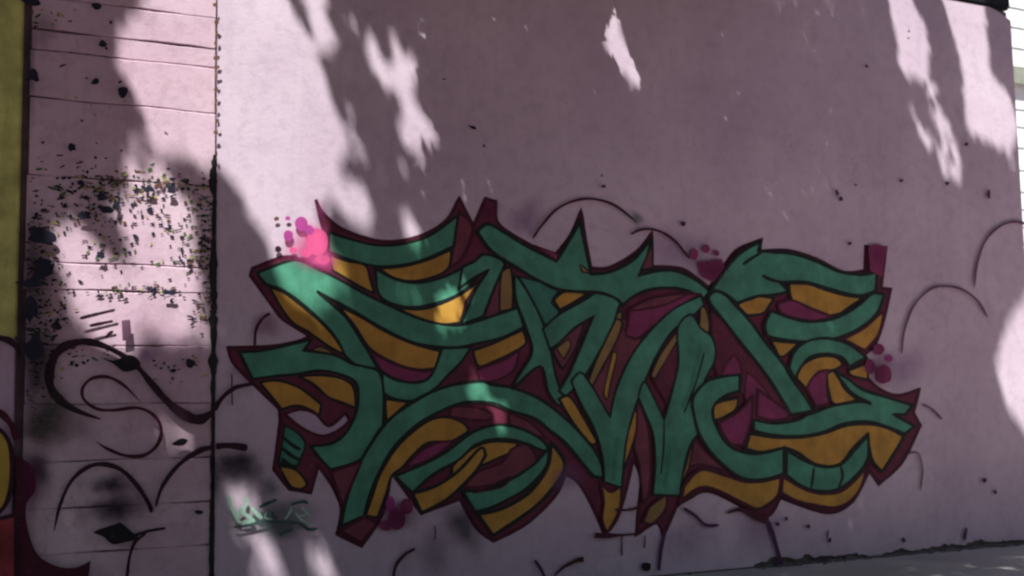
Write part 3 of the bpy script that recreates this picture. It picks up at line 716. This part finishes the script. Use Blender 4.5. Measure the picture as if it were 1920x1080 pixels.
# flaking paint ----------------------------------------------------------
def chips(name, blobs, mat, parent, base, label=None):
    v, f = [], []
    for (x, y, rx, ry, rot) in blobs:
        yy = base - 0.0012 - random.uniform(0, 0.0014)
        p = [W(*q) for q in blob_pts(x, y, rx, ry, random.choice((6, 7, 8, 9)), 0.42, rot)]
        o = len(v)
        v += [(q[0], yy, q[1]) for q in p]
        f.append(tuple(range(o, o + len(p))))
    ob = mesh_obj(name, v, f, [M[mat]])
    ob['kind'] = 'stuff'
    if label: ob['label'] = label
    attach(ob, parent)
    return ob
clusters = [(170, 345, 45, 16, 26), (215, 375, 45, 25, 34), (285, 345, 40, 14, 16), (330, 350, 35, 14, 10), (160, 405, 35, 15, 14), (205, 470, 28, 22, 14), (70, 440, 20, 30, 20), (80, 500, 24, 30, 22), (75, 560, 20, 30, 22), (80, 620, 22, 22, 16), (110, 590, 18, 20, 8),
            (375, 420, 14, 40, 18), (385, 480, 10, 50, 18), (350, 490, 18, 18, 10), (330, 440, 20, 30, 8), (235, 545, 40, 8, 12), (310, 545, 30, 8, 8), (345, 690, 40, 12, 8), (130, 670, 30, 14, 10), (60, 720, 15, 60, 14), (330, 370, 40, 25, 10), (150, 300, 70, 60, 5), (180, 130, 70, 70, 6), (80, 30, 30, 20, 8), (380, 580, 14, 20, 10), (300, 420, 50, 50, 8)]
bl = []
for cx, cy, sx, sy, nn in clusters:
    for _ in range(int(nn * 3.2)):
        x, y = random.gauss(cx, sx), random.gauss(cy, sy)
        if 50 < x < 396: bl.append((x, y, random.uniform(1.2, 4.4) * random.choice((1, 1, 1, 1.9)), random.uniform(1.0, 3.3), random.uniform(-0.5, 0.5)))
pick = [random.random() for _ in bl]
chips('flaked_paint', [b for b, p in zip(bl, pick) if p < 0.58], 'navy', bwall, YB, 'near-black flaked spots scattered over the boards')
chips('flaked_paint', [b for b, p in zip(bl, pick) if 0.58 <= p < 0.76], 'rust', bwall, YB, 'rust brown flaked spots on the boards')
chips('flaked_paint', [b for b, p in zip(bl, pick) if 0.76 <= p < 0.88], 'ochre', bwall, YB, 'ochre flaked spots on the boards')
chips('flaked_paint', [b for b, p in zip(bl, pick) if p >= 0.88], 'moss', bwall, YB, 'green flaked spots on the boards')
for x, y, rx, ry, rot in ((75, 445, 26, 15, 0.2), (78, 505, 17, 22, 0.5), (60, 532, 26, 8, 0.05), (82, 500, 14, 14, 0), (60, 580, 12, 20, 0), (65, 650, 18, 26, 0), (133, 279, 9, 7, 0), (190, 370, 13, 7, 0.1), (196, 394, 12, 7, 0.2), (217, 388, 6, 11, 0), (278, 356, 8, 7, 0), (318, 358, 9, 7, 0), (157, 405, 13, 6, 0.1), (188, 481, 9, 6, 0.3), (316, 549, 10, 5, 0), (104, 610, 7, 12, 0.3), (180, 14, 9, 6, 0), (190, 86, 7, 6, 0), (62, 145, 10, 12, 0), (58, 5, 16, 9, 0), (228, 175, 8, 9, 0), (355, 680, 8, 6, 0), (178, 155, 6, 7, 0)):
    paint('flaked_patch', 'P', blob_pts(x, y, rx, ry, 10, 0.35, rot), 'navy', bwall, None, base=YB)
for p in ([(148, 598), (180, 590), (214, 582)], [(166, 612), (190, 607), (210, 603)], [(196, 634), (203, 627), (210, 622)]):
    stroke('dash_mark', 'P', p, 'swirl', bwall, 6, base=YB)
paint('grey_mark', 'P', [(226, 602, 1), (242, 600, 1), (245, 636, 1), (228, 640, 1)], 'tline', bwall, None, base=YB)
# seam between the walls: tarred joint and rusty nail heads
v, f = [], []
seam = [(403, 290, 2), (401, 305, 5), (399, 330, 7), (399, 352, 8), (402, 372, 4), (401, 400, 4), (400, 440, 5), (400, 480, 6), (399, 520, 8), (400, 545, 6), (401, 575, 5), (399, 592, 9), (400, 620, 6), (400, 650, 6), (399, 680, 7), (400, 700, 5), (399, 730, 4), (398, 800, 3), (398, 850, 4), (398, 900, 3), (397, 950, 5), (397, 990, 4), (396, 1020, 6), (396, 1090, 4)]
cs = catmull([(a[0], a[1]) for a in seam], False, 5)
ws = [2 * np.interp(c[1], [a[1] for a in seam], [a[2] for a in seam]) * random.uniform(0.7, 1.25) for c in cs]
sv, sf = ribbon(cs, [float(w) for w in ws], -0.0075, False, 0.2)
attach(mesh_obj('tarred_joint', sv, sf, [M['gap']]), bwall)['label'] = 'black ragged joint between the boards and the plaster'
for y in (12, 45, 68, 85, 111, 130, 148, 170, 192, 209, 229, 250, 289):
    paint('nail_head', 'P', blob_pts(402 + random.uniform(-2, 2), y, random.uniform(2.5, 5), random.uniform(3, 6), 8, 0.3), 'rust', bwall, None, base=-0.006)

# ------------------------------------------------------------------ white building beyond the wall's end
bld = empty('white_building', (9.6, 6.0, 0), 'sunlit white boarded building glimpsed past the right end of the wall', 'building')
BX0, BX1, BY = 6.2, 15.0, 5.0
attach(bm_obj('wall', box_bm(BX0, BX1, BY, BY + 6, 0, 9.4), M['siding']), bld)
z = 0.05
k = 0
while z < 9.2:
    h = random.uniform(0.22, 0.34)
    bm = bmesh.new()
    prof = [(BY - 0.006, z), (BY - 0.03, z), (BY - 0.014, z + h), (BY - 0.006, z + h)]
    a = [bm.verts.new((BX0 - 0.03, p[0], p[1])) for p in prof]; b_ = [bm.verts.new((BX1, p[0], p[1])) for p in prof]
    for q in range(4): bm.faces.new((a[q], b_[q], b_[(q + 1) % 4], a[(q + 1) % 4]))
    bm.faces.new(a[::-1]); bm.faces.new(b_)
    attach(bm_obj('siding_board', bm, M['siding']), bld)
    z += h + 0.01
    k += 1
attach(bm_obj('ledge', box_bm(BX0 - 0.1, BX1, BY - 0.14, BY - 0.052, 6.08, 6.36, 0.01), M['ledge']), bld)
bm = bmesh.new()
rp = [(BX0 - 0.3, BY - 0.35, 9.4), (BX1 + 0.3, BY - 0.35, 9.4), (BX1 + 0.3, BY + 6.3, 9.4), (BX0 - 0.3, BY + 6.3, 9.4), (BX0 - 0.3, BY + 3, 11.2), (BX1 + 0.3, BY + 3, 11.2)]
rv = [bm.verts.new(p) for p in rp]
for q in ((0, 1, 5, 4), (2, 3, 4, 5), (0, 4, 3), (1, 2, 5), (3, 2, 1, 0)): bm.faces.new([rv[i] for i in q])
attach(bm_obj('roof', bm, M['ledge']), bld)

# ------------------------------------------------------------------ trees over the pavement, whose gaps let the sun patches through
P1 = lambda pts: [W(*p) for p in pts]
gaps = [  # (outline of the sun patch on the wall, share of the sun let through)
    ([(284, -120), (280, 0), (255, 35), (226, 80), (243, 130), (268, 190), (288, 235), (330, 262), (385, 300), (430, 320), (465, 365), (490, 420), (520, 485), (545, 545), (575, 575), (622, 562), (640, 520), (612, 470), (600, 400), (592, 330), (622, 305), (645, 285), (610, 190), (582, 110), (556, 50), (530, 0), (500, -120)], 1.0),
    ([(548, -60), (575, 0), (592, 60), (605, 95), (627, 97), (612, 30), (600, 0), (580, -60)], 0.95),
    ([(682, 85), (700, 70), (712, 100), (728, 130), (742, 160), (730, 165), (705, 132)], 0.92),
    ([(732, 68), (742, 72), (748, 110), (768, 128), (772, 92), (780, 110), (786, 150), (770, 168), (752, 165), (738, 120)], 0.95),
    ([(752, 168), (768, 172), (776, 205), (790, 220), (818, 255), (802, 266), (784, 282), (764, 262), (750, 240), (756, 205)], 0.97),
    ([(648, 330), (662, 345), (672, 372), (655, 360)], 0.6), ([(735, 375), (745, 378), (752, 405), (742, 402)], 0.5), ([(690, 60), (698, 50), (704, 66), (696, 76)], 0.4),
    ([(592, 345), (640, 335), (692, 385), (697, 418), (668, 412), (640, 392), (604, 365)], 0.9),
    ([(755, 395), (778, 400), (790, 440), (760, 442)], 0.8),
    ([(650, 200), (668, 200), (690, 280), (668, 270)], 0.55),
    ([(738, 290), (756, 292), (762, 320), (742, 322)], 0.55),
    ([(780, 310), (796, 320), (808, 370), (790, 372)], 0.6),
    ([(855, 345), (868, 350), (880, 385), (862, 382)], 0.6),
    ([(912, 335), (922, 338), (926, 362), (914, 360)], 0.6),
    ([(790, 30), (802, 40), (806, 90), (794, 88)], 0.5),
    ([(1138, 40), (1155, 36), (1172, 90), (1197, 150), (1187, 158), (1160, 112), (1136, 85)], 1.0),
    ([(1640, -80), (1668, 0), (1682, 70), (1692, 132), (1724, 142), (1742, 95), (1720, 30), (1706, 0), (1690, -80)], 1.0),
    ([(1745, -80), (1770, 0), (1795, 70), (1810, 150), (1816, 245), (1850, 258), (1893, 268), (1908, 250), (1893, 190), (1856, 140), (1845, 60), (1843, 0), (1830, -80)], 1.0),
    ([(1738, 150), (1748, 150), (1762, 200), (1790, 260), (1798, 328), (1770, 325), (1758, 260), (1744, 190)], 0.7),
    ([(1704, 188), (1714, 192), (1752, 278), (1740, 284)], 0.6),
    ([(1880, 285), (1900, 275), (1908, 305), (1895, 312)], 0.5),
    ([(1905, 590), (1935, 540), (1990, 700), (2000, 860), (1950, 850), (1912, 790), (1880, 725), (1868, 680), (1880, 650)], 1.0),
    ([(240, 280), (280, 262), (318, 290), (316, 345), (245, 340)], 0.75),
    ([(212, 392), (262, 352), (338, 372), (362, 402), (352, 470), (372, 530), (330, 548), (285, 535), (250, 455)], 0.95),
    ([(102, 440), (132, 418), (172, 465), (240, 512), (282, 556), (288, 605), (245, 648), (190, 645), (160, 600), (140, 540), (120, 490)], 0.97),
    ([(320, 565), (390, 545), (398, 620), (340, 640), (300, 610)], 0.6),
    ([(310, 790), (345, 785), (352, 830), (300, 850), (295, 825)], 0.6),
    ([(432, 905), (452, 895), (480, 965), (500, 1010), (535, 1100), (505, 1100), (455, 1000)], 0.8),
    ([(585, 1020), (610, 1025), (632, 1100), (598, 1100)], 0.9),
    ([(868, 714), (898, 712), (914, 752), (896, 766)], 0.95),
    ([(920, 760), (948, 760), (952, 798), (924, 798)], 0.95),
    ([(812, 565), (850, 545), (880, 545), (868, 600), (820, 612)], 0.8),
    ([(712, 535), (770, 545), (800, 570), (740, 565)], 0.5),
    ([(830, 545), (850, 530), (872, 540), (850, 562)], 0.5),
    ([(868, 960), (885, 968), (908, 1000), (890, 1004)], 0.7),
    ([(755, 450), (790, 440), (800, 470), (765, 490)], 0.3),
    ([(640, 20), (655, 20), (668, 60), (652, 62)], 0.4), ([(655, 110), (668, 112), (676, 150), (664, 150)], 0.4), ([(630, 230), (650, 232), (672, 300), (650, 300)], 0.4),
    ([(700, 300), (715, 302), (722, 330), (706, 330)], 0.3), ([(1100, 150), (1108, 152), (1122, 200), (1112, 200)], 0.3), ([(540, 520), (555, 522), (560, 560), (545, 560)], 0.5),
]
def inside(u, v, poly):
    r = np.zeros(u.shape, bool)
    n = len(poly)
    for i in range(n):
        x1, y1 = poly[i]; x2, y2 = poly[(i + 1) % n]
        c = ((y1 > v) != (y2 > v)) & (u < (x2 - x1) * (v - y1) / (y2 - y1 + 1e-12) + x1)
        r ^= c
    return r
def crown(n, u0, u1, share, size=(0.06, 0.13)):
    u = RNG.uniform(u0, u1, n); v = RNG.uniform(-1.2, 6.6, n)
    zl = RNG.uniform(8.2, 11.4, n)
    far = RNG.random(n) < share                      # the side of the crown that shades the pavement
    v[far] = RNG.uniform(-13.0, -1.2, far.sum()) if u0 < 0 else RNG.uniform(-3.6, -1.2, far.sum())
    low = (u > -0.7) & (u < 3.2) & (RNG.random(n) < 0.6)          # low boughs added to darken the upper middle of the wall
    zl[low] = RNG.uniform(4.95, 5.8, low.sum()); v[low] = RNG.uniform(-9.0, 4.6, low.sum())
    keep = np.ones(n, bool)
    for poly, amt in gaps:
        pl = P1(poly)
        ins = inside(u, v, pl)
        xs, zs_ = [p[0] for p in pl], [p[1] for p in pl]
        area = 0.5 * abs(sum(xs[i - 1] * zs_[i] - xs[i] * zs_[i - 1] for i in range(len(pl))))
        rad = min(0.042, 0.024 + 0.03 * math.sqrt(area))
        for q in range(8): ins |= inside(u + rad * math.cos(q * math.pi / 4), v + 1.6 * rad * math.sin(q * math.pi / 4), pl)
        eff = 1.0 if amt > 0.9 else 1 - (1 - amt) * 0.4
        keep &= ~(ins & (RNG.random(n) < eff))
        if area > 0.05:                                  # thinner foliage round the larger gaps
            rim = np.zeros(n, bool)
            for q in range(8): rim |= inside(u + 0.07 * math.cos(q * math.pi / 4), v + 0.13 * math.sin(q * math.pi / 4), pl)
            keep &= ~(rim & (RNG.random(n) < 0.5))
    t = zl - v
    k = keep & (t > 0.2)
    u, v, zl, t = u[k], v[k], zl[k], t[k]
    n = len(u)
    s = SUN / -SUN.z
    pos = np.stack([u - s.x * t, -s.y * t, zl], 1)
    a = RNG.normal(size=(n, 3)); a[:, 2] *= 0.5; a /= np.linalg.norm(a, axis=1)[:, None]
    nn = RNG.normal(size=(n, 3)); nn[:, 2] += 1.2
    b = np.cross(nn, a); b /= np.linalg.norm(b, axis=1)[:, None]
    L = RNG.uniform(*size, n)[:, None]
    w = L * RNG.uniform(0.3, 0.45, (n, 1))
    V = np.empty((n, 4, 3))
    V[:, 0] = pos - a * L * 0.5; V[:, 1] = pos + b * w - a * L * 0.08; V[:, 2] = pos + a * L * 0.5; V[:, 3] = pos - b * w - a * L * 0.08
    return V.reshape(-1, 3)
def leaves_obj(name, V, parent):
    me = bpy.data.meshes.new(name)
    nv = len(V); nf = nv // 4
    me.vertices.add(nv); me.loops.add(nv); me.polygons.add(nf)
    me.vertices.foreach_set('co', V.ravel())
    me.loops.foreach_set('vertex_index', np.arange(nv, dtype=np.int32))
    me.polygons.foreach_set('loop_start', np.arange(0, nv, 4, dtype=np.int32))
    me.update(calc_edges=True)
    me.materials.append(M['leaf'])
    o = bpy.data.objects.new(name, me)
    COL.objects.link(o)
    attach(o, parent)
    return o
def limb(name, pts, r0, r1, parent):
    cv = []
    for i in range(len(pts) - 1):
        for k in range(5): cv.append(Vector(pts[i]).lerp(Vector(pts[i + 1]), k / 5))
    cv.append(Vector(pts[-1]))
    for i in range(1, len(cv) - 1): cv[i] += Vector((random.uniform(-1, 1), random.uniform(-1, 1), random.uniform(-1, 1))) * r0 * 0.25
    v, f = [], []
    sg = 9
    for i, p in enumerate(cv):
        d = (cv[min(i + 1, len(cv) - 1)] - cv[max(i - 1, 0)]).normalized()
        x = d.orthogonal().normalized(); y = d.cross(x)
        r = r0 + (r1 - r0) * i / (len(cv) - 1)
        for s in range(sg):
            a = 2 * math.pi * s / sg
            v.append(tuple(p + (x * math.cos(a) + y * math.sin(a)) * r * random.uniform(0.92, 1.08)))
    for i in range(len(cv) - 1):
        for s in range(sg):
            f.append((i * sg + s, i * sg + (s + 1) % sg, (i + 1) * sg + (s + 1) % sg, (i + 1) * sg + s))
    return attach(mesh_obj(name, v, f, [M['bark']], smooth=True), parent)
t1 = empty('broadleaf_tree', (-7.0, -4.6, 0), 'broad leafy tree left of the frame shading the boards and the first letters', 'tree', 'trees shading the wall')
limb('trunk', [(-7, -4.6, 0), (-6.9, -4.6, 2.2), (-6.8, -4.7, 5.0), (-6.6, -4.9, 8.4)], 0.26, 0.15, t1)
limb('limb', [(-6.6, -4.9, 8.0), (-4.5, -5.2, 9.0), (-2.2, -5.4, 9.6), (0.0, -5.6, 10.0)], 0.11, 0.04, t1)
limb('limb', [(-6.7, -4.8, 7.0), (-7.2, -3.9, 8.6), (-7.0, -3.2, 9.8)], 0.10, 0.03, t1)
leaves_obj('crown', crown(190000, -5.2, 1.8, 0.55), t1)
t2 = empty('broadleaf_tree', (8.6, -4.4, 0), 'broad leafy tree right of the frame shading the right half of the wall', 'tree', 'trees shading the wall')
limb('trunk', [(8.6, -4.4, 0), (8.5, -4.4, 2.4), (8.3, -4.6, 5.2), (8.0, -4.9, 8.4)], 0.27, 0.15, t2)
limb('limb', [(8.0, -4.9, 8.0), (5.6, -5.2, 9.0), (3.2, -5.4, 9.6), (1.0, -5.6, 10.0)], 0.12, 0.04, t2)
limb('limb', [(8.1, -4.8, 7.2), (8.0, -3.9, 8.8), (7.8, -3.2, 10.0)], 0.10, 0.03, t2)
leaves_obj('crown', crown(90000, 1.8, 7.6, 0.14), t2)

# unseen trees added to block sky light, behind the photographer
def added_tree(x, y, h, rad, label, n=9000):
    t = empty('added_tree', (x, y, 0), label, 'tree', 'unseen trees added to block sky light')
    limb('trunk', [(x, y, 0), (x + 0.1, y, h * 0.25), (x, y + 0.1, h * 0.55)], 0.22, 0.12, t)
    for q in range(4):
        a = q * 1.57 + random.uniform(0, 1)
        limb('limb', [(x, y, h * 0.35), (x + math.cos(a) * rad * 0.5, y + math.sin(a) * rad * 0.5, h * 0.6), (x + math.cos(a) * rad * 0.8, y + math.sin(a) * rad * 0.8, h * 0.75)], 0.09, 0.03, t)
    d = RNG.normal(size=(n, 3)); d /= np.linalg.norm(d, axis=1)[:, None]
    r = RNG.uniform(0.45, 1.0, (n, 1)) ** 0.6
    lump = 1 + 0.18 * np.sin(d[:, :1] * 5 + x) + 0.15 * np.sin(d[:, 2:] * 6 + y)
    pos = d * r * lump * np.array([rad, rad, h * 0.42]) + np.array([x, y, h * 0.56])
    a = RNG.normal(size=(n, 3)); a /= np.linalg.norm(a, axis=1)[:, None]
    b = np.cross(RNG.normal(size=(n, 3)), a); b /= np.linalg.norm(b, axis=1)[:, None]
    L = RNG.uniform(0.22, 0.42, (n, 1))
    V = np.stack([pos - a * L * 0.5, pos + b * L * 0.3, pos + a * L * 0.5, pos - b * L * 0.3], 1)
    leaves_obj('crown', V.reshape(-1, 3), t)
added_tree(-15.5, -13.0, 9.0, 3.6, 'bushy tree added to block sky light far left behind the photographer')
added_tree(-9.5, -14.5, 10.0, 3.8, 'tall tree added to block sky light left behind the photographer')
added_tree(-3.0, -14.0, 9.5, 3.8, 'round tree added to block sky light directly behind the photographer')
added_tree(3.6, -14.5, 9.8, 3.8, 'tree added to block sky light right behind the photographer')
added_tree(10.2, -14.0, 9.5, 3.7, 'tree added to block sky light far right behind the photographer')
